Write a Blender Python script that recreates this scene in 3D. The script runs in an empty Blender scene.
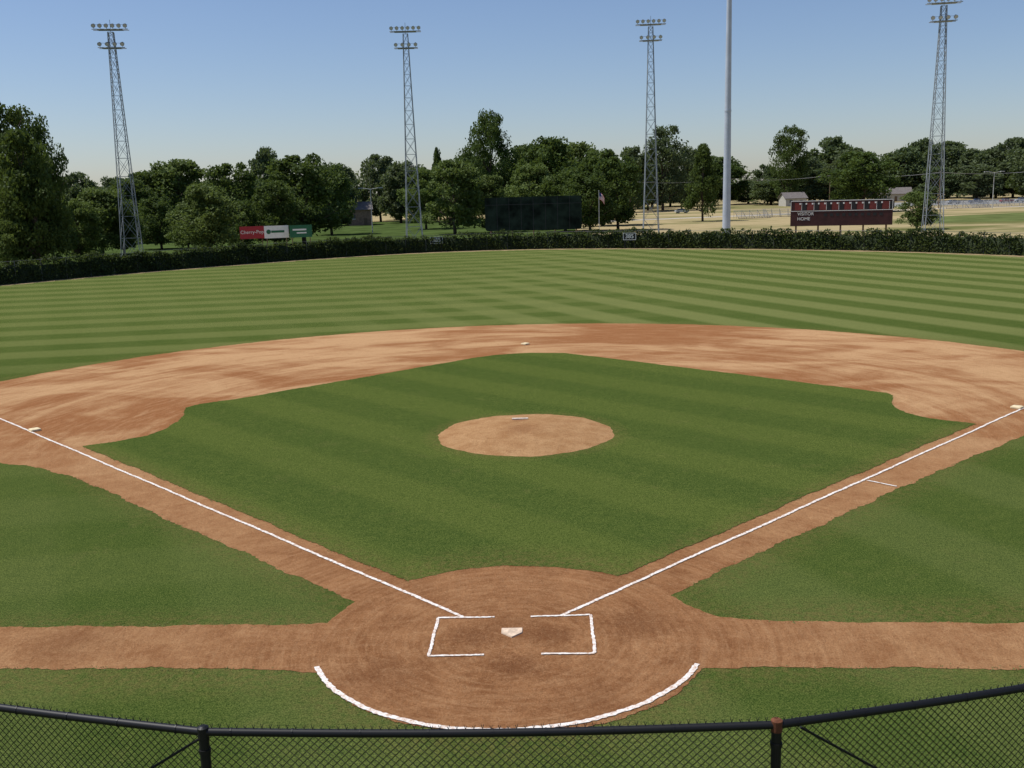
import bpy, math, random
import numpy as np
from mathutils import Vector, Matrix
random.seed(7); rng=np.random.default_rng(11)
S=bpy.context.scene
COL=S.collection

# ---------------------------------------------------------------- helpers
def link(o,parent=None):
    COL.objects.link(o)
    if parent is not None: o.parent=parent
    return o
def mesh_obj(name,V,F,mats=None,midx=None,parent=None,smooth=False):
    me=bpy.data.meshes.new(name); me.from_pydata([tuple(map(float,v)) for v in V],[],F)
    if mats:
        for m in (mats if isinstance(mats,(list,tuple)) else [mats]): me.materials.append(m)
    if midx is not None:
        me.polygons.foreach_set('material_index',midx)
    if smooth: me.polygons.foreach_set('use_smooth',[True]*len(me.polygons))
    me.update()
    return link(bpy.data.objects.new(name,me),parent)
def empty(name,loc=(0,0,0),rotz=0):
    e=bpy.data.objects.new(name,None); e.location=loc; e.rotation_euler=(0,0,rotz); e.empty_display_size=.5
    return link(e)
class MB:
    """mesh builder"""
    def __init__(s): s.V=[];s.F=[];s.M=[]
    def add(s,V,F,m=0):
        b=len(s.V); s.V+= [tuple(v) for v in V]; s.F+=[tuple(i+b for i in f) for f in F]; s.M+=[m]*len(F)
    def box(s,c,size,m=0,rz=0):
        x,y,z=[k/2 for k in size]; P=[(-x,-y,-z),(x,-y,-z),(x,y,-z),(-x,y,-z),(-x,-y,z),(x,-y,z),(x,y,z),(-x,y,z)]
        ca,sa=math.cos(rz),math.sin(rz)
        P=[(c[0]+p[0]*ca-p[1]*sa,c[1]+p[0]*sa+p[1]*ca,c[2]+p[2]) for p in P]
        s.add(P,[(3,2,1,0),(4,5,6,7),(0,1,5,4),(1,2,6,5),(2,3,7,6),(3,0,4,7)],m)
    def tube(s,a,b,r1,r2=None,n=6,m=0,cap=True):
        a=Vector(a);b=Vector(b); r2=r1 if r2 is None else r2
        d=(b-a); 
        if d.length<1e-6: return
        d.normalize(); u=d.orthogonal().normalized(); w=d.cross(u)
        V=[];F=[]
        for k in range(n):
            t=2*math.pi*k/n; o=u*math.cos(t)+w*math.sin(t); V.append(a+o*r1); V.append(b+o*r2)
        for k in range(n):
            j=(k+1)%n; F.append((2*k,2*j,2*j+1,2*k+1))
        if cap: F.append(tuple(2*k for k in range(n))[::-1]); F.append(tuple(2*k+1 for k in range(n)))
        s.add(V,F,m)
    def sweep(s,pts,r,n=12,m=0):
        V=[];F=[]
        for i,p in enumerate(pts):
            t=(pts[min(i+1,len(pts)-1)]-pts[max(0,i-1)]).normalized(); side=Vector((0,0,1)).cross(t).normalized(); up=t.cross(side)
            for k in range(n):
                a=2*math.pi*k/n; V.append(p+(side*math.cos(a)+up*math.sin(a))*r)
            if i:
                for k in range(n):
                    j=(k+1)%n; F.append(((i-1)*n+k,(i-1)*n+j,i*n+j,i*n+k))
        s.add(V,F,m)
    def obj(s,name,mats,parent=None,smooth=False):
        return mesh_obj(name,s.V,s.F,mats,s.M,parent,smooth)

class NT:
    def __init__(s,mat):
        s.t=mat.node_tree; s.n=s.t.nodes; s.l=s.t.links
    def node(s,typ,**kw):
        n=s.n.new(typ)
        for k,v in kw.items(): setattr(n,k,v)
        return n
    def set(s,sock,v):
        if isinstance(v,bpy.types.NodeSocket): s.l.new(v,sock)
        else: sock.default_value=v
    def math(s,op,a,b=None,c=None,clamp=False):
        n=s.node('ShaderNodeMath',operation=op,use_clamp=clamp); s.set(n.inputs[0],a)
        if b is not None: s.set(n.inputs[1],b)
        if c is not None: s.set(n.inputs[2],c)
        return n.outputs[0]
    def vscale(s,v,sc):
        n=s.node('ShaderNodeVectorMath',operation='MULTIPLY'); s.set(n.inputs[0],v); n.inputs[1].default_value=sc; return n.outputs[0]
    def dot(s,v,w):
        n=s.node('ShaderNodeVectorMath',operation='DOT_PRODUCT'); s.set(n.inputs[0],v); n.inputs[1].default_value=w; return n.outputs['Value']
    def dist(s,v,c):
        q=s.vscale(v,(1,1,0)); n=s.node('ShaderNodeVectorMath',operation='DISTANCE'); s.set(n.inputs[0],q); n.inputs[1].default_value=c; return n.outputs['Value']
    def noise(s,v,scale,detail=3,rough=.55,dist=0):
        n=s.node('ShaderNodeTexNoise'); s.set(n.inputs['Vector'],v); n.inputs['Scale'].default_value=scale
        n.inputs['Detail'].default_value=detail; n.inputs['Roughness'].default_value=rough; n.inputs['Distortion'].default_value=dist
        return n.outputs['Fac']
    def mr(s,v,a,b,c=0,d=1,smooth=False):
        n=s.node('ShaderNodeMapRange'); 
        if smooth: n.interpolation_type='SMOOTHSTEP'
        s.set(n.inputs[0],v); n.inputs[1].default_value=a;n.inputs[2].default_value=b;n.inputs[3].default_value=c;n.inputs[4].default_value=d
        return n.outputs[0]
    def mix(s,f,a,b,blend='MIX'):
        n=s.node('ShaderNodeMix',data_type='RGBA',blend_type=blend); s.set(n.inputs[0],f)
        for i,v in ((6,a),(7,b)):
            if isinstance(v,bpy.types.NodeSocket): s.l.new(v,n.inputs[i])
            else: n.inputs[i].default_value=(*v,1) if len(v)==3 else v
        return n.outputs[2]
def new_mat(name,rough=.8,spec=.3):
    m=bpy.data.materials.new(name); m.use_nodes=True
    b=m.node_tree.nodes['Principled BSDF']; b.inputs['Roughness'].default_value=rough; b.inputs['Specular IOR Level'].default_value=spec
    return m,NT(m),b
def bump(nt,b,h,strength,dist):
    n=nt.node('ShaderNodeBump'); n.inputs['Strength'].default_value=strength; n.inputs['Distance'].default_value=dist
    nt.l.new(h,n.inputs['Height']); nt.l.new(n.outputs[0],b.inputs['Normal'])
def simple(name,col,rough=.6,metal=0,var=.25,scale=3,spec=.3):
    m,nt,b=new_mat(name,rough,spec); g=nt.node('ShaderNodeNewGeometry').outputs['Position']
    f=nt.noise(g,scale,4); c2=tuple(max(0,x*(1-var)) for x in col); c1=tuple(min(1,x*(1+var*.6)) for x in col)
    nt.l.new(nt.mix(nt.mr(f,.3,.7),c2,c1),b.inputs['Base Color']); b.inputs['Metallic'].default_value=metal
    return m
def POS(nt): return nt.node('ShaderNodeNewGeometry').outputs['Position']

# ---------------------------------------------------------------- ground materials
def stripe(nt,p,nrm,width,phase=0,wob=.25):
    d=nt.dot(p,nrm); w=nt.noise(p,.5,2); d=nt.math('ADD',d,nt.math('MULTIPLY',w,wob))
    s=nt.math('SINE',nt.math('MULTIPLY_ADD',d,math.pi/width,phase))
    return nt.mr(s,-.5,.5,0,1,True)
def grass_mat(name,infield):
    m,nt,b=new_mat(name,1.0,.0); p=POS(nt)
    fine=nt.noise(nt.vscale(p,(1,1,.2)),34,4,.85); tuft=nt.noise(p,13,5,.8); mid=nt.noise(p,2.6,6,.75); big=nt.noise(p,.22,4,.6); mot=nt.noise(p,.8,8,.8,.4)
    sx=nt.node('ShaderNodeSeparateXYZ'); nt.l.new(p,sx.inputs[0]); X=sx.outputs[0];Y=sx.outputs[1]
    base=nt.mix(nt.mr(mid,.38,.64),(.050,.082,.0155),(.080,.112,.022))
    base=nt.mix(nt.math('MULTIPLY',nt.mr(big,.42,.62),.40),base,(.050,.085,.016))
    if infield:
        st=stripe(nt,p,(.70,.72,0),2.15,.6,.3)
        base=nt.mix(nt.math('MULTIPLY',st,.45),base,(.118,.146,.030))
        de=nt.math('ADD',nt.math('MULTIPLY',nt.math('SUBTRACT',Y,nt.math('ABSOLUTE',X)),.7071),-.45)
        w1=nt.mr(de,.0,.8,1,0); w2=nt.mr(nt.dist(p,(0,.2,0)),3.9,5.3,1,0); w3=nt.mr(nt.dist(p,(.2,17.05,0)),3.2,3.9,1,0)
        wear=nt.math('MAXIMUM',nt.math('MAXIMUM',w1,w2),w3)
    else:
        sa=stripe(nt,p,(.90,.436,0),2.6,.2,.3); sb=stripe(nt,p,(-.16,.985,0),2.7,1.0,.3)
        r=nt.math('MULTIPLY_ADD',Y,-.12,X)
        wa=nt.mr(r,-26,4,.10,1,True); wb=nt.mr(r,-14,14,1,.05,True)
        of=nt.mr(Y,28,42,.25,1,True)
        fa=nt.math('MULTIPLY',nt.math('MULTIPLY',sa,wa),of); fb=nt.math('MULTIPLY',nt.math('MULTIPLY',sb,wb),of)
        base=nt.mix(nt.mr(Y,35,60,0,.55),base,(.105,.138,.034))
        base=nt.mix(nt.math('MULTIPLY',fa,.72),base,(.225,.235,.082))
        base=nt.mix(nt.math('MULTIPLY',fb,.50),base,(.215,.225,.074))
        dc=nt.dist(p,(0,18.4,0)); wear=nt.math('MULTIPLY',nt.mr(dc,29,30.4,1,0),nt.mr(Y,16,24))
        wear=nt.math('MAXIMUM',wear,nt.mr(nt.dist(p,(0,.2,0)),3.9,5.0,.9,0))
        ed=nt.math('MULTIPLY',nt.math('SUBTRACT',nt.math('ABSOLUTE',X),Y),.7071)
        wear=nt.math('MAXIMUM',wear,nt.math('MULTIPLY',nt.mr(ed,1.1,2.2,.9,0),nt.mr(ed,.5,.9)))
        wear=nt.math('MAXIMUM',wear,nt.mr(nt.math('ABSOLUTE',nt.math('ADD',Y,.25)),1.2,2.2,.9,0))
    # patchiness: dry tips, dark thatch
    base=nt.mix(nt.mr(mot,.56,.72,0,.42),base,(.175,.155,.055))
    wn=nt.math('MULTIPLY',wear,nt.mr(nt.noise(p,5,5,.75),.40,.62)); base=nt.mix(nt.math('MULTIPLY',wn,.65),base,(.19,.13,.05))
    base=nt.mix(nt.mr(tuft,.34,.52,.60,0),base,(.014,.031,.007)); base=nt.mix(nt.mr(tuft,.52,.68,0,.42),base,(.17,.19,.052))
    base=nt.mix(nt.mr(fine,.38,.52,.75,0),base,(.009,.021,.005)); base=nt.mix(nt.mr(fine,.50,.66,0,.60),base,(.205,.225,.066))
    nt.l.new(base,b.inputs['Base Color'])
    bump(nt,b,nt.math('ADD',fine,tuft),.6,.03)
    return m
def dirt_mat(name,kind):
    m,nt,b=new_mat(name,1.0,.0); p=POS(nt)
    sx=nt.node('ShaderNodeSeparateXYZ'); nt.l.new(p,sx.inputs[0]); X=sx.outputs[0];Y=sx.outputs[1]
    mid=nt.noise(p,1.1,6,.7,.3); fine=nt.noise(p,24,5,.85); gr=nt.noise(p,7,6,.8)
    def blob(c,r0,r1,amt): return nt.mr(nt.math('ADD',nt.dist(p,c),nt.math('MULTIPLY',nt.math('SUBTRACT',gr,.5),r1*1.2)),r0,r1,amt,0,True)
    if kind=='mound':
        base=nt.mix(nt.mr(mid,.35,.65),(.34,.178,.078),(.47,.280,.135))
        base=nt.mix(blob((.15,16.7,0),.1,1.1,.6),base,(.25,.115,.05))
        base=nt.mix(blob((0,18.2,0),.1,.5,.6),base,(.24,.11,.048))
    else:
        big=nt.noise(nt.vscale(p,(.8,1.5,1)),.15,5,.55,1.2)
        yy=nt.math('ADD',Y,-18.4); rad=nt.dist(p,(0,18.4,0)); ang=nt.math('ARCTAN2',yy,X)
        cv=nt.node('ShaderNodeCombineXYZ'); nt.l.new(nt.math('MULTIPLY',ang,3.0),cv.inputs[0]); nt.l.new(nt.math('MULTIPLY',rad,1.0),cv.inputs[1])
        drag=nt.noise(cv.outputs[0],.6,5,.6,.9); drag2=nt.noise(cv.outputs[0],4.2,4,.7,.2)
        q=nt.math('ADD',nt.math('MULTIPLY',big,.6),nt.math('MULTIPLY',drag,.4))
        q=nt.math('SUBTRACT',q,nt.mr(nt.dist(p,(8,42.5,0)),2.5,9,.10,0,True))
        q=nt.math('SUBTRACT',q,nt.mr(nt.dist(p,(-15.5,19,0)),2.5,6,.06,0,True))
        q=nt.math('ADD',q,nt.mr(nt.dist(p,(-11,38,0)),3,11,.07,0,True)); q=nt.math('ADD',q,nt.mr(nt.dist(p,(17,34,0)),3,10,.07,0,True))
        f=nt.mr(q,.41,.61,0,1,True)
        farc=nt.mix(f,(.285,.122,.050),(.500,.300,.150))
        farc=nt.mix(nt.mr(drag2,.5,.68,0,.35),farc,(.54,.34,.18)); farc=nt.mix(nt.mr(drag2,.32,.48,.25,0),farc,(.22,.09,.036))
        near=nt.mix(nt.mr(mid,.35,.66),(.215,.092,.038),(.350,.172,.077))
        sw=nt.noise(nt.vscale(p,(1,2.6,1)),.9,6,.75,1.5); near=nt.mix(nt.mr(sw,.50,.66,0,.45),near,(.41,.225,.110))
        # rake marks sweeping around the plate
        a2=nt.math('ARCTAN2',Y,X); cr=nt.node('ShaderNodeCombineXYZ'); nt.l.new(nt.math('MULTIPLY',a2,.9),cr.inputs[0]); nt.l.new(nt.math('MULTIPLY',nt.dist(p,(0,0,0)),3.2),cr.inputs[1])
        rk=nt.noise(cr.outputs[0],2.6,4,.7,.3); near=nt.mix(nt.mr(rk,.48,.64,0,.30),near,(.44,.25,.125)); near=nt.mix(nt.mr(rk,.34,.47,.30,0),near,(.16,.062,.025))
        side=nt.mr(nt.math('ABSOLUTE',X),3.5,8,0,.5,True); near=nt.mix(side,near,nt.mix(nt.mr(mid,.35,.65),(.33,.162,.072),(.45,.26,.125)))
        for c,r1,a in(((-.85,.15,0),.75,.60),((.85,.1,0),.7,.55),((.1,-1.2,0),.8,.6),((2.6,.6,0),1.2,.5),((-2.4,-1.5,0),1.3,.4),((0,.5,0),1.2,.35),((-9,.2,0),1.6,.4),((1.5,-2.4,0),1.0,.35)):
            near=nt.mix(blob(c,.05,r1,a),near,(.135,.052,.022))
        base=nt.mix(nt.mr(Y,7,22,0,1,True),near,farc)
    base=nt.mix(nt.mr(gr,.54,.70,0,.35),base,(.47,.28,.145)); base=nt.mix(nt.mr(gr,.30,.46,.40,0),base,(.16,.064,.026))
    base=nt.mix(nt.mr(fine,.34,.50,.50,0),base,(.12,.050,.022)); base=nt.mix(nt.mr(fine,.54,.70,0,.4),base,(.55,.35,.20))
    base=nt.mix(nt.mr(nt.noise(p,2.2,6,.8,.5),.57,.70,0,.45),base,(.17,.068,.028))
    nt.l.new(base,b.inputs['Base Color'])
    bump(nt,b,nt.math('ADD',fine,nt.math('MULTIPLY',nt.noise(p,4,6,.75),2.5)),.75,.04)
    return m
M_out=grass_mat('outfield_turf',False); M_in=grass_mat('infield_turf',True)
M_dirt=dirt_mat('infield_clay','base'); M_mound=dirt_mat('mound_clay','mound')
def chalk():
    m,nt,b=new_mat('chalk',.95,.1); p=POS(nt); f=nt.noise(p,11,6,.85)
    nt.l.new(nt.mix(nt.mr(f,.36,.54),(.42,.24,.14),(.76,.72,.67)),b.inputs['Base Color']); return m
M_chalk=chalk()
def dry_mat():
    m,nt,b=new_mat('dry_field',.95,.0); p=POS(nt)
    a=nt.noise(nt.vscale(p,(1,2.2,1)),.018,5,.65); c=nt.noise(p,.3,5,.7)
    base=nt.mix(nt.mr(a,.36,.52,0,1,True),(.12,.13,.045),(.38,.30,.165)); base=nt.mix(nt.mr(c,.4,.7,0,.45),base,(.19,.165,.07))
    nt.l.new(base,b.inputs['Base Color']); return m
M_dry=dry_mat()

# ---------------------------------------------------------------- ragged sheets
def ragged(poly,step=.12,amp=.04,closed=True):
    out=[];n=len(poly)
    ph=[random.uniform(0,6.28) for _ in range(6)]; s=0
    for i in range(n if closed else n-1):
        a=Vector(poly[i][:2]);b=Vector(poly[(i+1)%n][:2]); L=(b-a).length; 
        if L<1e-6: continue
        k=max(1,int(L/step)); t=(b-a)/L; nn=Vector((-t.y,t.x))
        for j in range(k):
            s+=L/k; q=a+(b-a)*(j/k)
            o=amp*(.5*math.sin(s*.9+ph[0])+.5*math.sin(s*2.3+ph[1])+.4*math.sin(s*5.1+ph[2])+random.uniform(-.6,.6))
            out.append(q+nn*o)
    return out
def sheet(name,poly,z,mat,parent=None):
    return mesh_obj(name,[(p[0],p[1],z) for p in poly],[tuple(range(len(poly)))],mat,parent=parent)
def smooth_poly(pts,it=2,closed=False):
    P=[Vector(p) for p in pts]
    for _ in range(it):
        Q=[] if closed else [P[0]]
        n=len(P)
        for i in range(n if closed else n-1):
            a=P[i];b=P[(i+1)%n]; Q+= [a*.75+b*.25,a*.25+b*.75]
        if not closed: Q.append(P[-1])
        P=Q
    return P

# far ground
N=96; far=[(4500*math.cos(2*math.pi*k/N),4500*math.sin(2*math.pi*k/N)+100) for k in range(N)]
sheet('ground',far,-.02,M_dry)
hedge_ctrl=[(-88,44),(-80,60),(-72,74),(-66,83),(-58.7,92),(-50,105),(-40,115.5),(-28,126.5),(-15,133.5),(0,134.5),(12,131),(24,125),(36,117.3),(46.7,108),(55.7,96),(64,83),(72,70),(80,56),(86,44)]
hedge_line=smooth_poly(hedge_ctrl,2)
park=[(86,44),(60,0),(30,-26),(-30,-26),(-60,0),(-88,44)]
sheet('outfield_grass',[(p[0],p[1]) for p in hedge_line]+[(p[0],p[1]) for p in park[1:-1]],0,M_out)
# worn warning strip along the hedge
inner=[Vector((p[0]*.982,(p[1]-18)*.982+18-.3)) for p in hedge_line]
M_warn=simple('warning_track_soil',(.30,.22,.11),.95,var=.35,scale=.8)
rag=ragged([(p.x,p.y) for p in inner],.4,.35,closed=False)
sheet('warning_track',[(p[0],p[1]) for p in hedge_line]+[(p[0],p[1]) for p in rag[::-1]],.006,M_warn)

arc=[(29.1*math.cos(t),18.4+29.1*math.sin(t)) for t in np.linspace(math.radians(11),math.radians(169),60)]
dirt=[(0.6,-.6),(3.9,2.5),(9,7.45),(14.2,12.4),(15.8,13.7),(17.6,15.4),(19.4,16.0),(23,17.5),(26.5,20.3)]+arc+[(-26.6,20),(-23,16.6),(-20,15.0),(-18,14.55),(-16.1,13.75),(-14.4,12.5),(-8.5,6.75),(-3.8,2.3),(-.6,-.6)]
sheet('infield_dirt',ragged(dirt,.10,.06),.004,M_dirt)
circ=[(3.92*math.cos(t),.18+3.8*math.sin(t)) for t in np.linspace(0,2*math.pi,60,endpoint=False)]
sheet('home_plate_dirt',ragged(circ,.06,.035),.010,M_dirt)
sheet('dirt_path',ragged([(-2.5,-1.25),(-2.5,1.15),(-4.2,.82),(-10.9,1.0),(-20,1.25),(-24,1.3),(-24,-.7),(-9.9,-.93),(-5,-1.1),(-3.7,-1.3)],.10,.045),.007,M_dirt)
sheet('dirt_path',ragged([(2.5,1.2),(2.5,-1.5),(3.7,-1.4),(9.3,-1.62),(24,-2.1),(24,-.15),(10.3,.3),(5.3,.55),(4.2,.9),(3.5,1.7)],.10,.045),.007,M_dirt)
infield=[(-16.05,16.7),(-15.1,17.2),(-14.2,18.1),(-13.85,19.2),(-13.8,20.5),(-14.0,21.8),(-14.4,23.1),(-14.0,23.9),(-12.7,24.7),(-7.2,29.9),(-2.6,34.4),(-1.6,35.1),(0.3,35.6),(2.3,35.2),(3.2,34.4),(9,28.9),(15.3,22.8),(15.35,22.2),(14.95,21.1),(14.7,20.1),(14.75,19.0),(15.3,18.0),(16.5,17.0),(9.5,10.15),(2.55,3.25)]
home_in=[(3.92*math.cos(t),.0+3.92*math.sin(t)) for t in np.linspace(math.radians(53),math.radians(129),14)]
infield+=[(p[0],p[1]) for p in home_in]+[(-9.3,9.95)]
infield_r=ragged(infield,.08,.04)
sheet('infield_grass',infield_r,.016,M_in)

# grass tufts along cut edges
M_tuft=simple('grass_blade',(.10,.14,.035),.8,var=.4,scale=4)
def tufts(name,lines,mat,z):
    V=[];F=[]
    for P in lines:
        for i in range(len(P)):
            a=P[i]
            if random.random()<.3: continue
            for _ in range(3):
                x=a[0]+random.gauss(0,.045); y=a[1]+random.gauss(0,.045); t=random.uniform(0,3.14); w=random.uniform(.006,.014); h=random.uniform(.008,.022)
                dx,dy=math.cos(t)*w,math.sin(t)*w; lx,ly=random.uniform(-.04,.04),random.uniform(-.04,.04)
                b=len(V); V+=[(x-dx,y-dy,z-.004),(x+dx,y+dy,z-.004),(x+lx,y+ly,z+h)]; F.append((b,b+1,b+2))
    mesh_obj(name,V,F,mat)
out_lines=[ragged([(3.9,2.45),(9,7.4),(14.2,12.3)],.08,.05,False),ragged([(-14.4,12.4),(-8.5,6.7),(-3.8,2.2)],.08,.05,False),
 ragged([(-4.2,.84),(-10.9,1.03),(-20,1.3)],.08,.05,False),ragged([(-20,-.75),(-9.9,-.96),(-5,-1.12),(-3.9,-1.3)],.08,.05,False),
 ragged([(20,-2.0),(9.3,-1.65),(3.9,-1.42)],.08,.05,False),ragged([(20,0),(10.3,.33),(5.3,.58),(4.3,.95)],.08,.05,False),
 ragged([(3.95*math.cos(t),.18+3.83*math.sin(t)) for t in np.linspace(math.radians(205),math.radians(335),30)],.06,.03,False)]
tufts('grass_edge',[infield_r]+out_lines,M_tuft,.012)

# ---------------------------------------------------------------- mound
MX=.2;MR=3.2
V=[(MX,17.05,.27)];F=[];K=120;RR=16
ph=[random.uniform(0,6) for _ in range(4)]
for i in range(1,RR+1):
    f=i/RR
    for k in range(K):
        t=2*math.pi*k/K; r=MR*f
        if i==RR: r+=.04*math.sin(5*t+ph[0])+.035*math.sin(11*t+ph[1])+random.uniform(-.03,.03)
        h=.27*(1-max(0,(f-.22)/.78)**1.25)+ (0 if i==RR else random.uniform(-.006,.006))
        V.append((MX+r*math.cos(t),17.05+r*math.sin(t),.019+max(0,h)))
for k in range(K): F.append((0,1+k,1+(k+1)%K))
for i in range(RR-1):
    for k in range(K):
        a=1+i*K+k;b=1+i*K+(k+1)%K; F.append((a,a+K,b+K,b))
mesh_obj('pitchers_mound',V,F,M_mound,smooth=True)
M_rub=simple('rubber_white',(.62,.54,.44),.7,var=.4,scale=9)
mb=MB(); mb.box((0,18.45,.25),(.61,.15,.06)); mb.obj('pitchers_rubber',[M_rub])

# ---------------------------------------------------------------- chalk & bases
def strip(name,pts,w,z,closed=False,step=.05,parent=None):
    P=[]; 
    for i in range(len(pts)-1):
        a=Vector(pts[i]);b=Vector(pts[i+1]);k=max(1,int((b-a).length/step))
        for j in range(k): P.append(a+(b-a)*(j/k))
    P.append(Vector(pts[-1])); V=[];F=[]
    ph=random.uniform(0,6)
    for i,p in enumerate(P):
        t=(P[min(i+1,len(P)-1)]-P[max(i-1,0)]).normalized(); n=Vector((-t.y,t.x))
        wob=.012*math.sin(i*.05+ph)+.006*math.sin(i*.31)
        a=w/2*(1+random.uniform(-.32,.2))+wob;b=w/2*(1+random.uniform(-.32,.2))-wob
        V+=[(p.x+n.x*a,p.y+n.y*a,z),(p.x-n.x*b,p.y-n.y*b,z)]
        if i: F.append((2*i-2,2*i-1,2*i+1,2*i))
    return mesh_obj(name,V,F,M_chalk,parent=parent)
strip('foul_line',[(-1.0,1.0),(-19.3,19.3),(-30,30),(-68,68)],.088,.022)
strip('foul_line',[(1.0,1.0),(19.3,19.3),(30,30),(68,68)],.088,.022)
bb=empty('batters_box')
strip('front_line',[(-1.57,1.0),(-.38,1.0)],.065,.024,parent=bb); strip('side_line',[(-1.57,1.0),(-1.60,-.74)],.065,.0255,parent=bb); strip('back_line',[(-1.60,-.74),(-.52,-.73)],.065,.027,parent=bb)
bb=empty('batters_box')
strip('front_line',[(.38,1.0),(1.62,1.02)],.065,.024,parent=bb); strip('side_line',[(1.62,1.02),(1.60,-.74)],.065,.0255,parent=bb); strip('back_line',[(.58,-.74),(1.60,-.74)],.065,.027,parent=bb)
strip('catchers_circle_line',[(3.87*math.cos(t)-.07,.22+3.70*math.sin(t)) for t in np.linspace(math.radians(201),math.radians(336.5),50)],.11,.024)
strip('runners_lane_mark',[(10.40,10.25),(11.05,9.6)],.07,.022)
mb=MB(); w=.2159
hp=[(-w,.4318),(w,.4318),(w,.2159),(0,0.0),(-w,.2159)]
mb.add([(x,y,.012) for x,y in hp]+[(x*.96,.01+y*.96,.034) for x,y in hp],[(5,6,7,8,9)[::-1]]+[(i,(i+1)%5,5+(i+1)%5,5+i) for i in range(5)])
mb.obj('home_plate',[simple('plate_rubber',(.62,.47,.34),.7,var=.4,scale=9)])
M_bag=simple('canvas_bag',(.70,.58,.36),.8,var=.2,scale=6)
def base(name,x,y,rz):
    s=.19; V=[];F=[]
    prof=[(1,.0),(1.03,.03),(.98,.07),(.8,.085)]
    for sc,z in prof:
        for cx,cy in((-1,-1),(1,-1),(1,1),(-1,1)):
            for k in(0,1):
                ex=cx*(s-.03*(k==(cx*cy>0)))*sc; ey=cy*(s-.03*(k!=(cx*cy>0)))*sc
                V.append((ex,ey,z+.004))
    n=8
    for r in range(3):
        for k in range(n): F.append((r*n+k,r*n+(k+1)%n,(r+1)*n+(k+1)%n,(r+1)*n+k))
    F.append(tuple(3*n+k for k in range(n)))
    o=mesh_obj(name,V,F,M_bag); o.location=(x,y,.006); o.rotation_euler=(0,0,rz)
base('third_base',-19.13,19.4,math.pi/4); base('first_base',19.13,19.4,math.pi/4); base('second_base',0.1,38.7,math.pi/4)

# ---------------------------------------------------------------- leaves / trees
def leaf_mat(name,c1,c2,c3):
    m,nt,b=new_mat(name,.65,.15)
    a=nt.node('ShaderNodeAttribute',attribute_name='tint').outputs['Fac']; oi=nt.node('ShaderNodeObjectInfo').outputs['Random']
    base=nt.mix(a,c1,c2); base=nt.mix(nt.math('MULTIPLY',oi,.6),base,c3)
    nt.l.new(base,b.inputs['Base Color'])
    tr=nt.node('ShaderNodeBsdfTranslucent'); nt.l.new(nt.mix(.5,base,(.15,.20,.03)),tr.inputs['Color'])
    ms=nt.node('ShaderNodeMixShader'); ms.inputs[0].default_value=.35
    nt.l.new(b.outputs[0],ms.inputs[1]); nt.l.new(tr.outputs[0],ms.inputs[2])
    nt.l.new(ms.outputs[0],nt.n['Material Output'].inputs['Surface'])
    return m
M_leafD=leaf_mat('foliage_dark',(.028,.056,.013),(.095,.140,.032),(.075,.105,.024))
M_leafL=leaf_mat('foliage_light',(.065,.105,.024),(.155,.205,.050),(.115,.150,.045))
M_leafH=leaf_mat('foliage_hedge',(.026,.045,.014),(.080,.105,.03),(.05,.07,.025))
M_leafF=leaf_mat('foliage_hazed',(.055,.085,.040),(.120,.155,.066),(.105,.125,.064))  # paler, bluer leaf colours: distance haze painted into the far trees
M_bark=simple('bark',(.10,.075,.055),.9,var=.4,scale=2)
def leaves(C,size,up=.35):
    n=len(C); nr=rng.normal(size=(n,3)); nr[:,2]=np.abs(nr[:,2])*.8+up; nr/=np.linalg.norm(nr,axis=1)[:,None]
    t=np.cross(nr,rng.normal(size=(n,3))); t/=np.linalg.norm(t,axis=1)[:,None]; w=np.cross(nr,t)
    s=(size*(rng.uniform(.6,1.4,n)))[:,None]
    V=np.stack([C-t*s,C-w*s*.62,C+t*s,C+w*s*.62],1).reshape(-1,3)
    return V
def quads_mesh(name,V,tint,mats,extra=None):
    me=bpy.data.meshes.new(name); nq=len(V)//4
    EV=np.array(extra.V,float) if extra and extra.V else np.zeros((0,3)); EF=extra.F if extra else []
    off=len(V); allV=np.vstack([V,EV]) if len(EV) else V
    loops=list(range(nq*4)); 
    ls=[4*i for i in range(nq)]; lt=[4]*nq; mi=[0]*nq
    for f in EF:
        ls.append(len(loops)); lt.append(len(f)); loops+= [off+i for i in f]; mi.append(1)
    me.vertices.add(len(allV)); me.vertices.foreach_set('co',allV.ravel())
    me.loops.add(len(loops)); me.loops.foreach_set('vertex_index',loops)
    me.polygons.add(len(ls)); me.polygons.foreach_set('loop_start',ls); me.polygons.foreach_set('loop_total',lt)
    for m in mats: me.materials.append(m)
    me.polygons.foreach_set('material_index',mi)
    at=me.attributes.new('tint','FLOAT','FACE'); tt=np.zeros(len(ls)); tt[:nq]=tint; at.data.foreach_set('value',tt)
    me.update(calc_edges=True); me.validate(); return me
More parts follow.
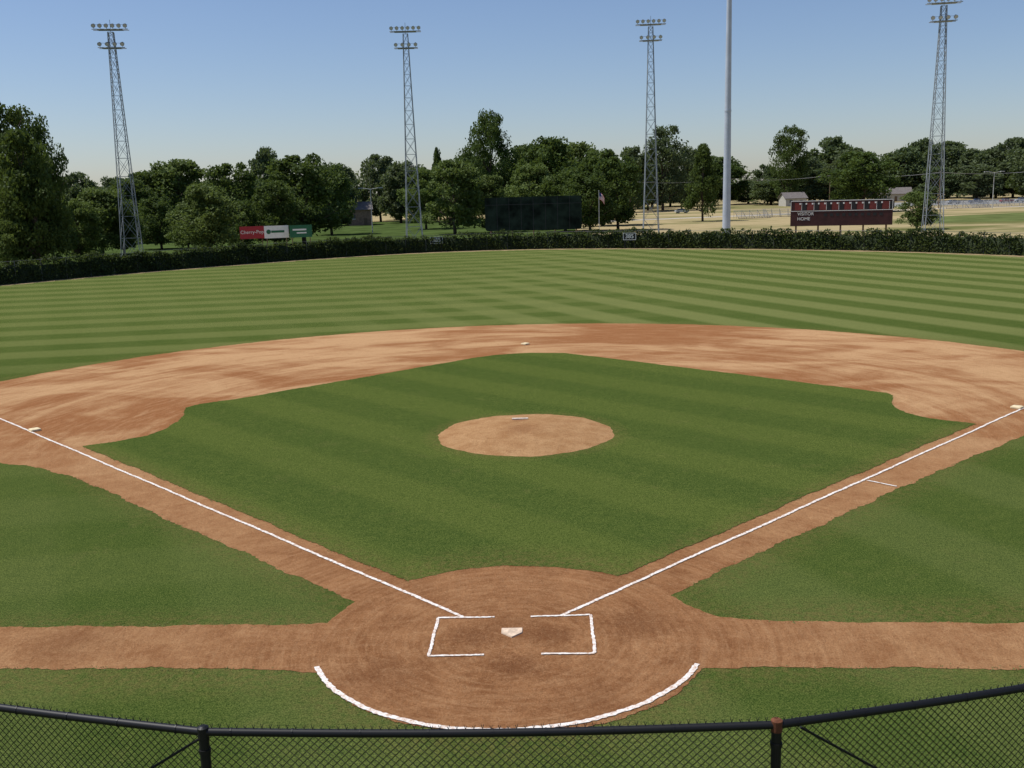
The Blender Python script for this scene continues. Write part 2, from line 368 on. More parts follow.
def tree_mesh(name,kind,mat,nl=11000,ls=.018):
    # unit height, half width .5
    C=[];Rr=[]
    z0,z1={'round':(.05,.97),'tall':(.05,.98),'cone':(.08,.98),'shrub':(.02,.95)}[kind]
    ncl={'round':85,'tall':95,'cone':70,'shrub':45}[kind]
    lean=random.uniform(-.05,.05)
    for i in range(ncl):
        f=random.random()**.9; z=z0+.07+(z1-z0-.14)*f
        if kind=='cone': prof=(1-f)**.75*.9+.1
        elif kind=='tall': prof=math.sin(math.pi*(f*.80+.14))**.5
        else: prof=math.sin(math.pi*(f*.74+.20))**.6
        a=random.uniform(0,6.28); rr=math.sqrt(random.uniform(.05,1))*prof*.40*random.uniform(.72,1.16)
        C.append((rr*math.cos(a)+lean*f,rr*math.sin(a),z)); Rr.append(random.uniform(.06,.135)*(.65+.5*prof))
    C=np.array(C);Rr=np.array(Rr); idx=rng.integers(0,ncl,nl)
    d=rng.normal(size=(nl,3)); d/=np.linalg.norm(d,axis=1)[:,None]; rad=rng.uniform(.15,1.15,nl)**.5
    d[:,2]*=.66
    P=C[idx]+d*(Rr[idx]*rad)[:,None]; P[:,2]=np.clip(P[:,2],.02,1)
    ct=rng.uniform(0,1,ncl); tint=np.clip(ct[idx]*.6+rng.uniform(0,.4,nl),0,1)
    V=leaves(P,ls)
    ex=MB(); pts=[(0,0,-.01),(random.uniform(-.01,.01),random.uniform(-.01,.01),.2),(random.uniform(-.02,.02),random.uniform(-.02,.02),.45),(0,0,.75)]
    rs=[.024,.018,.012,.005]
    for i in range(3): ex.tube(pts[i],pts[i+1],rs[i],rs[i+1],8,1)
    for i in range(0,ncl,4):
        zz=max(.12,C[i][2]-.18-random.uniform(0,.1)); k=min(.7,zz)
        ex.tube((0,0,k),tuple(C[i]),.008,.003,5,1,cap=False)
    return quads_mesh(name,V,tint,[mat,M_bark],ex)
TM={('round',0):[tree_mesh('tree_round','round',M_leafD) for _ in range(5)],
    ('round',1):[tree_mesh('tree_round_light','round',M_leafL) for _ in range(3)],
    ('round',2):[tree_mesh('tree_round_far','round',M_leafF,7000,.023) for _ in range(5)],
    ('tall',0):[tree_mesh('tree_tall','tall',M_leafD,14000,.014) for _ in range(3)],
    ('tall',2):[tree_mesh('tree_tall_far','tall',M_leafF,8000,.018) for _ in range(2)],
    ('cone',0):[tree_mesh('tree_cone','cone',M_leafD) for _ in range(2)],
    ('shrub',1):[tree_mesh('shrub','shrub',M_leafL,6000,.02)]}
CAM=Vector((.5708,-18.6582,8.7706))
def site(b,D):
    """ground position from the camera view: pixel-column offset b (per 1020) and depth D from the camera"""
    return (CAM.x+D*(b)/1020, CAM.y+D+.0227*D*b/1020)
def hgt(e,D): return CAM.z+e*D/1039
def tree(b,w,e,D,kind='round',tone=0,name='deciduous_tree'):
    x,y=site(b,D); h=hgt(e,D); wid=w*D/1020
    o=bpy.data.objects.new(name,random.choice(TM[(kind,tone)])); link(o)
    o.location=(x,y,-.05); o.scale=(wid*1.15,wid*1.15,h*1.03); o.rotation_euler=(0,0,random.uniform(0,6.28))
T=tree
# left
T(-520,88,106,138,'tall'); T(-482,56,88,140,'tall'); T(-503,74,78,132); T(-560,70,90,140,'tall'); T(-600,80,70,135)
T(-528,40,-10,128,'shrub',1,'shrub'); T(-640,80,60,125); T(-495,60,40,130)
T(-432,74,17,165,'round',1); T(-398,60,24,215,'round',0); T(-385,70,31,235,'round',0); T(-350,82,44,240,'round',1); T(-322,70,18,160,'round',1)
T(-455,50,5,150,'round',1); T(-410,50,8,170,'round',0); T(-372,50,6,185,'round',0); T(-345,44,-4,178,'round',1); T(-292,40,0,172,'round',0)
T(-296,64,38,215,'round',0); T(-260,42,52,300,'round',2); T(-228,88,45,190,'round',0); T(-200,56,34,230,'round',0); T(-258,56,20,175,'round',0)
T(-195,50,34,300,'round',2); T(-150,46,41,330,'round',2); T(-130,54,34,310,'round',2); T(-105,50,27,250,'round',1)
T(-90,22,48,330,'cone',0,'conifer_tree'); T(-76,70,36,215,'round',1); T(-60,60,40,300,'round',2)
T(-38,54,82,270,'tall',0); T(-8,66,48,290,'round',0); T(18,72,54,265,'round',0); T(48,66,50,280,'round',1); T(72,66,42,240,'round',0); T(88,60,34,212,'round',0); T(2,66,28,230,'round',1); T(35,60,22,215,'round',0)
T(60,56,20,205,'round',0); T(-40,46,18,220,'round',1)
T(100,50,42,360,'round',2); T(133,56,61,370,'tall',2); T(160,44,40,390,'round',2); T(173,44,43,250,'cone',0); T(118,44,30,380,'round',2)
T(258,42,58,400,'tall',0); T(238,34,20,430,'round',2); T(300,56,46,470,'round',2); T(280,44,28,440,'round',2); T(334,72,31,290,'round',0); T(322,54,34,400,'round',2)
T(370,56,34,450,'round',2); T(390,40,42,480,'round',2); T(418,60,38,450,'round',2); T(445,50,30,430,'round',2); T(462,50,30,430,'round',2); T(484,50,40,420,'round',2); T(510,60,36,400,'round',2); T(545,60,40,400,'round',2)
T(389,46,-10,180,'round',1); T(590,70,45,380,'round',2)
# second row filling the belt
b=-620
while b<640:
    e=24 if b<200 else 15
    if not(-185<b<-150): T(b,random.uniform(38,58),e+random.uniform(-9,8),random.uniform(400,470) if b>60 else random.uniform(290,370),'round',random.choice((2,2,0)))
    b+=random.uniform(14,24)
# distant continuous mass of trees
def treeline():
    C=[];Rr=[]
    for i in range(1100):
        b=random.uniform(-950,950); D=random.uniform(500,640); x,y=site(b,D); h=random.uniform(.35,1)*(17+4*math.sin(b*.021)+3*math.sin(b*.067+1))
        C.append((x,y,h*.62)); Rr.append((random.uniform(5,9),h*.5))
    C=np.array(C);Rr=np.array(Rr);nl=80000; idx=rng.integers(0,len(C),nl); d=rng.normal(size=(nl,3)); d/=np.linalg.norm(d,axis=1)[:,None]
    P=C[idx]+d*np.stack([Rr[idx,0],Rr[idx,0],Rr[idx,1]],1); P[:,2]=np.abs(P[:,2])
    t=rng.uniform(0,1,len(C)); me=quads_mesh('distant_tree_line',leaves(P,.8),np.clip(t[idx]*.7+rng.uniform(0,.3,nl),0,1),[M_leafF])
    link(bpy.data.objects.new('distant_tree_line',me))
treeline()

# ---------------------------------------------------------------- hedge
def build_hedge():
    P=[Vector(p) for p in hedge_line]; L=[0]
    for i in range(1,len(P)): L.append(L[-1]+(P[i]-P[i-1]).length)
    tot=L[-1]; nl=125000
    s=rng.uniform(0,tot,nl); xs=np.interp(s,L,[p.x for p in P]); ys=np.interp(s,L,[p.y for p in P])
    xs2=np.interp(s+.5,L,[p.x for p in P]); ys2=np.interp(s+.5,L,[p.y for p in P]); tx=xs2-xs;ty=ys2-ys;q=np.hypot(tx,ty)+1e-6; nx,ny=-ty/q,tx/q
    top=2.50+.20*np.sin(s*.31)+.16*np.sin(s*.93+1)+.14*np.sin(s*2.2+2)+.12*np.sin(s*4.7)
    dens=.5+.5*np.sin(s*.23+np.sin(s*.071)*3)
    u=rng.uniform(0,1,nl)**.85; z=u*top+rng.normal(0,.08,nl)
    off=rng.normal(0,.32,nl)*(1.1-.5*u)+.12*np.sin(s*1.7+z*2)
    keep=(rng.uniform(0,1,nl)<.55+.45*np.clip(dens*1.6,0,1))
    C=np.stack([xs+nx*off,ys+ny*off,np.abs(z)],1)[keep]
    tint=np.clip(.42+.38*np.sin(s*.8+z*1.3)+.25*rng.normal(size=nl),0,1)[keep]
    V=leaves(C,.135,.2)
    ex=MB()
    k=int(tot/1.2)
    prev=None
    for i in range(k+1):
        a=i*tot/k; x=np.interp(a,L,[p.x for p in P]); y=np.interp(a,L,[p.y for p in P]); x2=np.interp(min(a+.3,tot),L,[p.x for p in P]); y2=np.interp(min(a+.3,tot),L,[p.y for p in P])
        tt=Vector((x2-x,y2-y)); tt=tt.normalized() if tt.length>0 else Vector((1,0)); n=Vector((-tt.y,tt.x))*.07; h=2.1+random.uniform(-.3,.12)
        cur=[(x+n.x,y+n.y,0),(x-n.x,y-n.y,0),(x-n.x,y-n.y,h),(x+n.x,y+n.y,h)]
        if prev:
            ex.add(prev+cur,[(0,3,7,4),(1,5,6,2),(3,2,6,7)])
        prev=cur
    me=quads_mesh('hedge',V,tint,[M_leafH,simple('hedge_interior',(.028,.038,.016),.95,var=.5,scale=4)],ex)
    link(bpy.data.objects.new('hedge',me))
    mb=MB(); k=int(tot/3.05)
    pr=None
    for i in range(k+1):
        a=i*tot/k; x=np.interp(a,L,[p.x for p in P]); y=np.interp(a,L,[p.y for p in P]); mb.tube((x,y-.12,0),(x,y-.12,2.55),.035,n=6)
        if pr: mb.tube(pr,(x,y-.12,2.5),.022,n=5)
        pr=(x,y-.12,2.5)
    mb.obj('outfield_fence',[simple('galvanized_dull',(.16,.16,.155),.6,.3)])
build_hedge()

# ---------------------------------------------------------------- light towers
M_steel=simple('tower_steel',(.28,.31,.33),.55,.2,var=.2,scale=1)
M_lamp=simple('lamp_housing',(.14,.15,.16),.4,.3); 
mg,nt_,bg=new_mat('lamp_glass',.15,.6); bg.inputs['Base Color'].default_value=(.45,.48,.5,1)
def tower(b,e,D,wb=2.75,wt=.72):
    x,y=site(b,D); H=hgt(e,D); mb=MB()
    def c(k,z): w=(wb+(wt-wb)*min(1,z/(H-1))**.8)/2; sx,sy=[(-1,-1),(1,-1),(1,1),(-1,1)][k%4]; return (sx*w,sy*w,z)
    zs=[0]; st=3.4
    while zs[-1]<H-1.2: zs.append(zs[-1]+st); st=max(1.5,st*.935)
    zs[-1]=H-1
    for i in range(len(zs)-1):
        for k in range(4):
            mb.tube(c(k,zs[i]),c(k,zs[i+1]),.065,n=5)
            mb.tube(c(k,zs[i]),c(k+1,zs[i+1]),.03,n=4); mb.tube(c(k+1,zs[i]),c(k,zs[i+1]),.03,n=4); mb.tube(c(k,zs[i+1]),c(k+1,zs[i+1]),.03,n=4)
    for j,(z,w) in enumerate(((H-.4,4.9),(H-2.9,3.7))):
        for yy in(-.5,.5): mb.tube((-w/2,yy,z-.25),(w/2,yy,z-.25),.06,n=5)
        mb.box((0,0,z-.32),(w*.7,1.0,.05))
        mb.tube((-w/2,-.5,z+.35),(w/2,-.5,z+.35),.025,n=4)
        m=6 if j==0 else 4
        for i in range(m):
            xx=-w/2+.3+(w-.6)*i/(m-1)
            mb.tube((xx,-.5,z-.25),(xx,-.5,z+.15),.04,n=4)
            mb.tube((xx,-.35,z+.42),(xx,-.80,z+.16),.14,.30,10,1,cap=True)
            mb.tube((xx,-.801,z+.16),(xx,-.825,z+.148),.27,.25,10,2,cap=True)
            mb.box((xx,-.15,z+.3),(.26,.4,.3),1)
    mb.tube((0,0,H-1),(0,0,H+.7),.04,n=4)
    o=mb.obj('stadium_light_tower',[M_steel,M_lamp,mg]); o.location=(x,y,0)
    v=Vector((0,20))-Vector((x,y)); o.rotation_euler=(0,0,(math.atan2(v.y,v.x)+math.pi/2)*.35)
tower(-402,171,150); tower(-117,161,166); tower(121,161,172); tower(405,174,152)
# tall steel monopole
x,y=site(197,160); mb=MB()
mb.tube((0,0,0),(0,0,.35),.95,.95,20); mb.tube((0,0,.35),(0,0,20),.64,.50,20); mb.tube((0,0,20),(0,0,44),.495,.33,20); mb.tube((0,0,19.8),(0,0,20.1),.54,.54,20)
o=mb.obj('steel_monopole',[simple('painted_steel',(.47,.51,.57),.5,.1,var=.12,scale=.6)],smooth=False); o.location=(x,y,0)

# ---------------------------------------------------------------- text helper
def text(body,size,mat,parent,loc,rot=(math.pi/2,0,0)):
    c=bpy.data.curves.new('lettering','FONT'); c.body=body; c.size=size; c.align_x='CENTER'; c.align_y='CENTER'; c.extrude=.01; c.materials.append(mat)
    o=bpy.data.objects.new('lettering',c); link(o,parent); o.location=loc; o.rotation_euler=rot; return o
M_white=simple('white_paint',(.78,.78,.75),.6,var=.08); M_black=simple('black_board',(.022,.022,.024),.6,var=.3,scale=1); M_red=simple('red_board',(.17,.035,.030),.6,var=.3,scale=1)
M_maroon=simple('maroon_board',(.050,.017,.017),.6,var=.3,scale=1); M_wletter=simple('worn_white',(.5,.5,.48),.7,var=.2)
M_wood=simple('timber_post',(.16,.11,.07),.9,var=.3)
# scoreboard
x,y=site(312,165); sb=empty('scoreboard',(x,y,0),-.28)
mb=MB(); mb.box((0,0,3.75),(15.8,.35,4.1),3)
for i in range(8): 
    xx=-6.7+i*1.93
    mb.box((xx,-.19,4.85),(1.05,.03,1.2),1)
    mb.box((xx+.92,-.19,4.85),(.72,.03,1.2),0)
    mb.box((xx+.55,-.195,4.85),(.06,.03,1.2),2)
mb.box((0,-.2,5.74),(15.7,.04,.10),2); mb.box((0,-.2,4.12),(15.7,.04,.08),2)
for k in(-1,1): mb.box((k*7.85,-.2,4.93),(.08,.04,1.54),2)
for i in range(14): mb.box((-6.4+i*.97,-.22,5.3),(.24,.03,.24),2)
for i in range(10): mb.box((-2.4+i*.95,-.19,3.45),(.5,.02,.45),0)
mb.obj('board',[M_black,M_red,M_white,M_maroon],sb)
mb=MB()
for xx in(-7,-3.5,0,3.5,7): mb.box((xx,.34,2.85),(.28,.28,5.7))
mb.obj('posts',[M_wood],sb)
text('VISITOR',.72,M_white,sb,(-5.5,-.2,3.65)); text('HOME',.72,M_white,sb,(-5.8,-.2,2.85))
# batter's eye
x,y=site(3,166); be=empty('batters_eye_screen',(x,y,0),0)
mb=MB(); pts=[]
W2,zb,zt=7.9,2.3,7.7
for cx,cz,a0 in((W2-.5,zt-.5,0),(-W2+.5,zt-.5,90),(-W2+.5,zb+.5,180),(W2-.5,zb+.5,270)):
    for k in range(5):
        a=math.radians(a0+k*22.5); pts.append((cx+.5*math.cos(a),cz+.5*math.sin(a)))
n=len(pts); mb.add([(p[0],-.08,p[1]) for p in pts]+[(p[0],.08,p[1]) for p in pts],[tuple(range(n))[::-1],tuple(range(n,2*n))]+[(i,(i+1)%n,n+(i+1)%n,n+i) for i in range(n)])
for i in range(1,8): mb.box((-W2+i*W2/4,-.1,(zb+zt)/2),(.06,.05,zt-zb-.1),1)
mb.box((0,-.11,zt-1.2),(15.6,.05,.06),1)
mb.obj('panel',[simple('dark_screen',(.020,.032,.023),.9,var=.8,scale=.6,spec=.1),simple('screen_frame',(.05,.05,.05),.6)],be)
mb=MB()
for i in range(5): mb.tube((-7+i*3.5,.2,0),(-7+i*3.5,.2,zt-.2),.11,n=8)
mb.obj('posts',[M_wood],be)
# flag on its pole
x,y=site(69,176); fp=empty('flagpole',(x,y,0))
mb=MB(); mb.tube((0,0,0),(0,0,8.2),.06,.035,8); mb.tube((0,0,8.2),(0,0,8.35),.08,.08,8); mb.obj('pole',[M_wletter],fp)
M_fr=simple('flag_red',(.45,.03,.04),.8,var=.1); M_fb=simple('flag_blue',(.03,.05,.2),.8,var=.1)
mb=MB(); NX=10
for r_ in range(13):
    for c_ in range(NX):
        P=[]
        for dc,dr in((0,0),(1,0),(1,1),(0,1)):
            cc=(c_+dc)/NX; rr=(r_+dr)/13; P.append((.05+cc*.9,.12*math.sin(cc*7+rr),8.0-rr*1.2-cc*cc*.9))
        mb.add(P,[(0,1,2,3)],2 if (r_<7 and c_<4) else (0 if r_%2==0 else 1))
mb.obj('flag',[M_fr,M_white,M_fb],fp)
# advertising boards
M_green=simple('green_board',(.03,.14,.07),.6,var=.15); M_rb=simple('red_banner',(.38,.03,.04),.5,var=.1)
for (b,w,m,t,tm) in((-280,24,M_rb,'Cherry-Pop',M_white),(-255.5,24,M_white,'',None),(-231,22,M_green,'',None)):
    x,y=site(b,158); sg=empty('advertising_board',(x,y,0),.32); wd=w*158/1020
    mb=MB(); mb.box((0,0,3.45),(wd,.1,1.9)); mb.obj('panel',[m],sg)
    mb=MB(); 
    for k in(-.4,.4): mb.box((k*wd,.12,2.2),(.12,.12,4.3))
    mb.obj('posts',[M_wood],sg)
    if t: text(t,.74,tm,sg,(0,-.06,3.5))
    elif m is M_green: 
        mb=MB(); mb.box((-.2,-.06,3.7),(2.1,.02,.25)); mb.box((.1,-.06,3.2),(1.5,.02,.2)); mb.obj('mark',[M_white],sg)
    else:
        mb=MB(); mb.box((.2,-.06,3.5),(2.0,.02,.35)); mb.tube((-1.2,-.055,3.5),(-1.2,-.075,3.5),.35,n=16); mb.obj('mark',[M_green],sg)
# outfield distance markers
for (px,py,rz,t) in((-13.6,132.9,.12,'385'),(14.9,128.6,-.3,'385')):
    e=empty('distance_marker_sign',(px,py,0),rz); mb=MB(); mb.box((0,0,1.75),(1.9,.06,1.0),0)
    for zz in(1.27,2.23): mb.box((0,-.035,zz),(1.9,.02,.06),1)
    for xx in(-.92,.92): mb.box((xx,-.035,1.75),(.06,.02,.9),1)
    mb.box((-.7,.06,.9),(.08,.06,1.8),0); mb.box((.7,.06,.9),(.08,.06,1.8),0)
    mb.obj('panel',[M_black,M_white],e); text(t,.85,M_white,e,(0,-.05,1.75))

# ---------------------------------------------------------------- buildings, far things
M_brick=simple('brick',(.26,.17,.12),.9,var=.3,scale=2); M_roof=simple('shingles',(.16,.14,.13),.9,var=.3,scale=2); M_glass=simple('window_glass',(.04,.05,.06),.2,var=.2,spec=.6); M_side=simple('siding',(.45,.43,.38),.8,var=.1,scale=1)
def house(name,b,D,w,d,h,rh,wall,rz=0):
    x,y=site(b,D); e=empty(name,(x,y,0),rz)
    mb=MB(); mb.box((0,0,h/2),(w,d,h)); mb.add([(-w/2,-d/2,h),(-w/2,d/2,h),(-w/2,0,h+rh*.93),(w/2,-d/2,h),(w/2,d/2,h),(w/2,0,h+rh*.93)],[(0,1,2),(3,5,4)]); mb.obj('walls',[wall],e)
    o=.5; t=.15; mb=MB()
    for s in(-1,1):
        a=[(-w/2-o,s*(d/2+o),h-o*rh/(d/2)),(w/2+o,s*(d/2+o),h-o*rh/(d/2)),(w/2+o,0,h+rh),(-w/2-o,0,h+rh)]
        mb.add(a+[(p[0],p[1],p[2]+t) for p in a],[(0,1,2,3),(4,5,6,7),(0,1,5,4),(1,2,6,5),(3,0,4,7)])
    mb.obj('roof',[M_roof],e)
    mb=MB(); k=max(2,int(w/3.2))
    for i in range(k):
        xx=-w/2+w*(i+.5)/k
        if i==k//2: mb.box((xx,-d/2-.03,1.05),(1.0,.06,2.1),1)
        else: mb.box((xx,-d/2-.03,h*.55),(1.2,.06,1.2),0); mb.box((xx,-d/2-.05,h*.55-.66),(1.4,.1,.1),2)
    mb.obj('windows_and_door',[M_glass,M_wood,M_white],e)
house('brick_house',-172,300,7,10,4.6,2.0,M_brick,.2)
house('house',263,390,8,8,3,2,M_side,.1); house('house',365,420,12,9,3.2,2.3,M_side,-.2)
# bleachers
M_alum=simple('aluminium',(.45,.45,.44),.5,.3)
def bleacher(b,D,rz=0,L=9):
    x,y=site(b,D); mb=MB()
    for i in range(5):
        mb.box((0,i*.75,.45+i*.4),(L,.3,.06)); mb.box((0,i*.75-.35,.2+i*.4),(L,.35,.05))
    for k in range(5):
        xx=-L/2+.2+k*(L-.4)/4; mb.box((xx,3.1,1.0),(.08,.08,2.0)); mb.tube((xx,-.2,.1),(xx,3.1,1.95),.04,n=4)
        mb.box((xx,0,.2),(.08,.08,.4)); mb.box((xx,1.5,.6),(.08,.08,1.2))
    o=mb.obj('bleachers',[M_alum]); o.location=(x,y,0); o.rotation_euler=(0,0,rz)
bleacher(225,262,.2); bleacher(252,268,-.1); bleacher(440,300,.1,14); bleacher(470,305,0,16)
# pale post fence on the far right
mb=MB(); prev=None
for i in range(46):
    x,y=site(408+i*5.2,322-.3*i); mb.box((x,y,.95),(.12,.12,1.9))
    if prev:
        for zz in(.5,1.15,1.8): mb.tube((prev[0],prev[1]-.08,zz),(x,y-.08,zz),.05,n=4)
    prev=(x,y)
mb.obj('rail_fence',[simple('pale_fence_paint',(.6,.6,.58),.7,var=.15)])
# parked cars
M_tyre=simple('tyre',(.02,.02,.02),.9); M_cgl=simple('car_glass',(.03,.04,.05),.1,var=.1,spec=.7)
def car(b,D,col,rz):
    x,y=site(b,D); mb=MB()
    low=[(-2.2,.35),(-2.25,.7),(-2.1,.92),(-1.0,1.0),(.95,1.0),(2.0,.86),(2.22,.62),(2.2,.35)]
    cab=[(-1.75,.97),(-1.2,1.42),(.3,1.45),(1.15,.99)]
    for prof,w0,w1,m in((low,.88,.86,0),(cab,.80,.62,1)):
        n=len(prof); V=[]
        for s in(-1,1):
            for (px,pz) in prof: V.append((px,s*(w1 if pz>1.2 else w0),pz))
        mb.add(V,[tuple(range(n)),tuple(range(n,2*n))[::-1]]+[(i,n+i,n+(i+1)%n,(i+1)%n) for i in range(n)],m)
    mb.box((-.45,0,1.455),(1.45,1.2,.03),0)
    for px in(-1.35,1.38):
        for s in(-1,1): mb.tube((px,s*.72,.33),(px,s*.93,.33),.33,n=14,m=2); mb.tube((px,s*.931,.33),(px,s*.94,.33),.18,n=10,m=3)
    mb.box((2.2,.6,.68),(.06,.3,.14),3); mb.box((2.2,-.6,.68),(.06,.3,.14),3)
    o=mb.obj('parked_car',[simple('car_paint',col,.3,.2,var=.05,spec=.5),M_cgl,M_tyre,M_alum]); o.location=(x,y,0); o.rotation_euler=(0,0,rz)
for b,D,c,rz in((425,352,(.5,.5,.5),.05),(447,354,(.05,.07,.16),3.1),(478,350,(.3,.03,.03),.1),(492,352,(.6,.6,.58),3.2),(404,356,(.12,.12,.13),.0),(152,330,(.5,.5,.48),.2)): car(b,D,c,rz)
# roads / pale ground strips beyond the park
def quad_sheet(name,pts,z,mat): sheet(name,ragged([site(*p) for p in pts],2.5,.5),z,mat)
M_grav=simple('pale_gravel',(.42,.37,.29),.95,var=.2,scale=.3); M_asph=simple('old_asphalt',(.26,.255,.245),.95,var=.25,scale=.1,spec=0)
quad_sheet('gravel_road',[(20,262),(240,285),(420,300),(620,290),(620,298),(420,309),(240,294),(20,270)],-.012,M_grav)
quad_sheet('parking_lot',[(360,340),(640,340),(640,400),(360,400)],-.012,M_asph)
M_lawn=simple('park_lawn',(.12,.145,.05),.95,var=.4,scale=.15,spec=0)
quad_sheet('park_lawn',[(400,205),(640,196),(640,240),(500,250),(400,238)],-.012,M_lawn)
M_lawn2=simple('dark_green_lawn',(.065,.095,.028),.95,var=.45,scale=.2,spec=0)  # darker green for the lawn on the left
quad_sheet('park_lawn',[(-640,112),(-560,120),(-440,138),(-300,158),(-120,170),(60,172),(60,200),(0,330),(-640,330)],-.012,M_lawn2)
# street lamps, utility poles and wires
def street_lamp(b,e,D):
    x,y=site(b,D); H=hgt(e,D); mb=MB(); mb.tube((0,0,0),(0,0,H),.12,.08,8)
    for s in(-1,1): mb.tube((0,0,H-.2),(s*1.8,0,H+.1),.06,n=5); mb.box((s*2.3,0,H+.1),(1.1,.4,.22),0)
    o=mb.obj('street_lamp',[M_wletter]); o.location=(x,y,0)
street_lamp(464,5,290); street_lamp(-159,6,235)
pos=[]
for b,D in((100,330),(195,320),(300,312),(410,305),(520,300),(640,295)):
    x,y=site(b,D); H=11.0; mb=MB(); mb.tube((0,0,0),(0,0,H),.16,.11,8); mb.box((0,0,H-.7),(2.2,.12,.14)); 
    for s in(-1,0,1): mb.tube((s*.95,0,H-.63),(s*.95,0,H-.38),.05,n=6)
    o=mb.obj('utility_pole',[M_wood]); o.location=(x,y,0); pos.append((x,y,H))
mb=MB()
for i in range(len(pos)-1):
    for s,dz in((-.95,-.38),(0,-.38),(.95,-.38)):
        a=Vector(pos[i])+Vector((0,s,dz)); b=Vector(pos[i+1])+Vector((0,s,dz)); q=None
        for k in range(13):
            t=k/12; p=a.lerp(b,t); p.z-=4*t*(1-t)*.9
            if q: mb.tube(q,p,.03,n=3,cap=False)
            q=p
mb.obj('power_line',[simple('cable',(.3,.3,.3),.6)])

# ---------------------------------------------------------------- backstop fence (chain link)
M_vinyl=simple('black_vinyl',(.009,.009,.010),.5,var=.06,scale=3,spec=.3)
M_rust=simple('rusty_steel',(.16,.055,.025),.85,var=.5,scale=14)
posts=[(-9.3,-9.2),(-5.75,-11.15),(-1.83,-12.2),(2.2,-12.23),(6.1,-11.18),(9.6,-9.2)]
RZ=5.07
bk=empty('backstop_fence')
def link_panel(a,b,name):
    a=Vector(a);b=Vector(b);Lh=(b-a).length;t=(b-a)/Lh;nrm=Vector((-t.y,t.x));H=RZ+.03; mb=MB(); pitch=.060; r=.0031
    sag=lambda u: RZ-.035*math.sin(math.pi*u/Lh)
    k=int((Lh+H)/pitch)
    for i in range(k+1):
        for sgn in(1,-1):
            c=i*pitch
            u0,z0=(c,H) if c<=Lh else (Lh,H-(c-Lh)); u1,z1=(0,H-c) if c<=H else (c-H,0)
            if sgn<0: u0,u1=Lh-u0,Lh-u1
            z0=z0-.035*math.sin(math.pi*u0/Lh) if z0>=H-.001 else z0
            o=nrm*(.0033*sgn)
            p=Vector((a.x+t.x*u0+o.x,a.y+t.y*u0+o.y,z0)); q=Vector((a.x+t.x*u1+o.x,a.y+t.y*u1+o.y,max(.02,z1)))
            if (p-q).length>.02: mb.tube(p,q,r,n=3,cap=False)
            if sgn>0 and c<=Lh:
                for s_ in(-1,1): mb.tube(p,p+Vector((t.x*.010*s_,t.y*.010*s_,random.uniform(.018,.034))),r*.8,n=3)
    mb.obj(name,[M_vinyl],bk)
    mb=MB(); mb.sweep([Vector((a.x+t.x*Lh*i/16,a.y+t.y*Lh*i/16,sag(Lh*i/16))) for i in range(17)],.029,14)
    mb.obj('top_rail',[M_vinyl],bk,smooth=True)
    mb=MB()
    for i in range(int(Lh/.45)):
        u=.2+i*.45+random.uniform(-.05,.05)
        if u<Lh: mb.tube((a.x+t.x*(u-.006),a.y+t.y*(u-.006),sag(u)),(a.x+t.x*(u+.006),a.y+t.y*(u+.006),sag(u)),.0325,n=12)
    mb.obj('tie_wires',[M_vinyl],bk)
for i in range(len(posts)-1): link_panel(posts[i],posts[i+1],'chain_link_mesh')
for i,p in enumerate(posts):
    mb=MB(); q=(p[0],p[1]-.0)
    rust=(i==3)
    mb.tube((q[0],q[1],0),(q[0],q[1],RZ-.03),.036,n=16,m=0)
    mb.tube((q[0],q[1],RZ-.045),(q[0],q[1],RZ+.035),.040,n=16,m=1 if rust else 0)
    mb.tube((q[0],q[1],RZ+.035),(q[0],q[1],RZ+.048),.040,.02,16,1 if rust else 0)
    mb.tube((q[0],q[1],RZ-.16),(q[0],q[1],RZ-.13),.043,n=16,m=0)
    mb.obj('post',[M_vinyl,M_rust],bk)
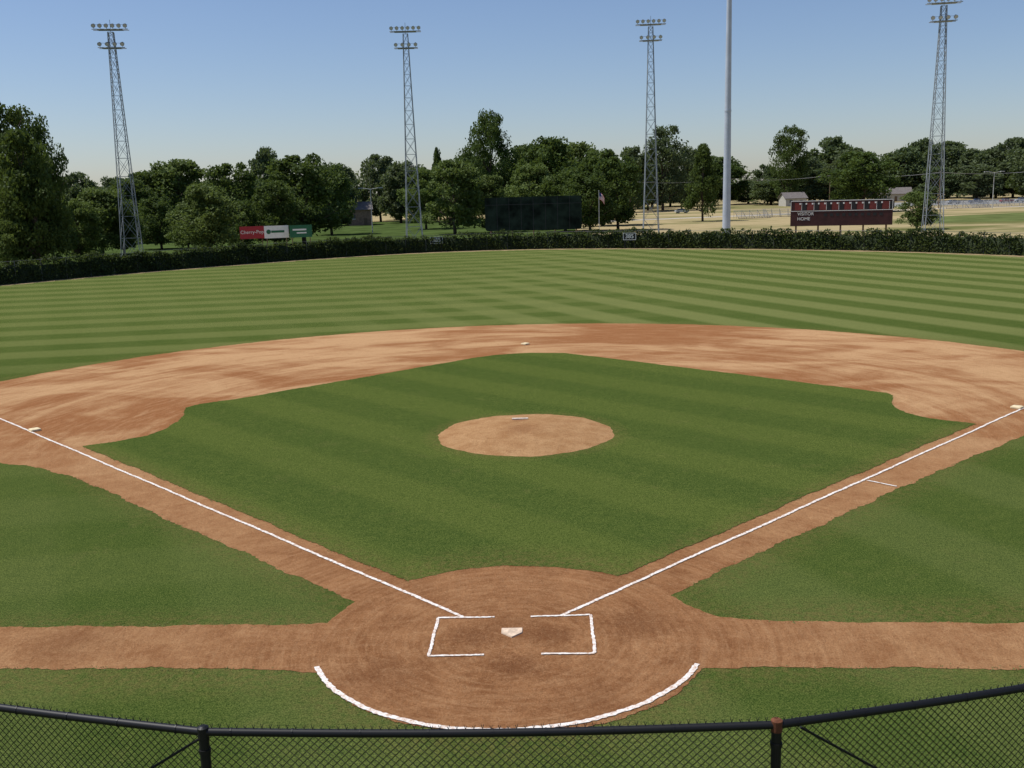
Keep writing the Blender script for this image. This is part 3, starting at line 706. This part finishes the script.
def brace(a,b,f0,f1,z1):
    a=Vector(a);b=Vector(b); p=a.lerp(b,f0);q=a.lerp(b,f1); mb=MB(); mb.tube((p.x,p.y+.05,RZ-.08),(q.x,q.y+.05,z1),.011,n=6); mb.obj('brace_rod',[M_vinyl],bk)
brace(posts[2],posts[1],.01,.92,RZ-2.6); brace(posts[3],posts[4],.05,.95,RZ-2.6)

# ---------------------------------------------------------------- camera, light
cam=bpy.data.cameras.new('camera'); co=link(bpy.data.objects.new('camera',cam))
yaw,pitch,roll=-.0227,.1907,-.028
f=Vector((math.sin(yaw)*math.cos(pitch),math.cos(yaw)*math.cos(pitch),-math.sin(pitch))); r=Vector((math.cos(yaw),-math.sin(yaw),0)); u=r.cross(f)
r2=r*math.cos(roll)+u*math.sin(roll); u2=-r*math.sin(roll)+u*math.cos(roll)
Mx=Matrix((( r2.x,u2.x,-f.x,CAM.x),(r2.y,u2.y,-f.y,CAM.y),(r2.z,u2.z,-f.z,CAM.z),(0,0,0,1)))
co.matrix_world=Mx; cam.sensor_width=36; cam.lens=1002.24/1024*36; cam.clip_end=12000; cam.clip_start=.1
S.camera=co
sd=Vector((-.48,.06,.87)).normalized()
sun=bpy.data.lights.new('sun','SUN'); sun.energy=4.7; sun.angle=math.radians(.53); sun.color=(1,.972,.925)
so=link(bpy.data.objects.new('sun',sun)); so.rotation_euler=sd.to_track_quat('Z','Y').to_euler(); so.location=(0,0,60)
w=bpy.data.worlds.new('World'); S.world=w; w.use_nodes=True; nt=w.node_tree
sk=nt.nodes.new('ShaderNodeTexSky'); sk.sky_type='NISHITA'; sk.sun_disc=False; sk.sun_elevation=math.asin(sd.z); sk.sun_rotation=math.atan2(sd.x,sd.y)
sk.air_density=1.0; sk.dust_density=.5; sk.ozone_density=3.8; sk.altitude=0
tint=nt.nodes.new('ShaderNodeMix'); tint.data_type='RGBA'; tint.blend_type='MULTIPLY'; tint.inputs[0].default_value=1; tint.inputs[7].default_value=(.97,.955,1.04,1)
nt.links.new(sk.outputs[0],tint.inputs[6]); nt.links.new(tint.outputs[2],nt.nodes['Background'].inputs[0]); nt.nodes['Background'].inputs[1].default_value=.10
S.view_settings.view_transform='Standard'; S.view_settings.look='None'; S.view_settings.exposure=0
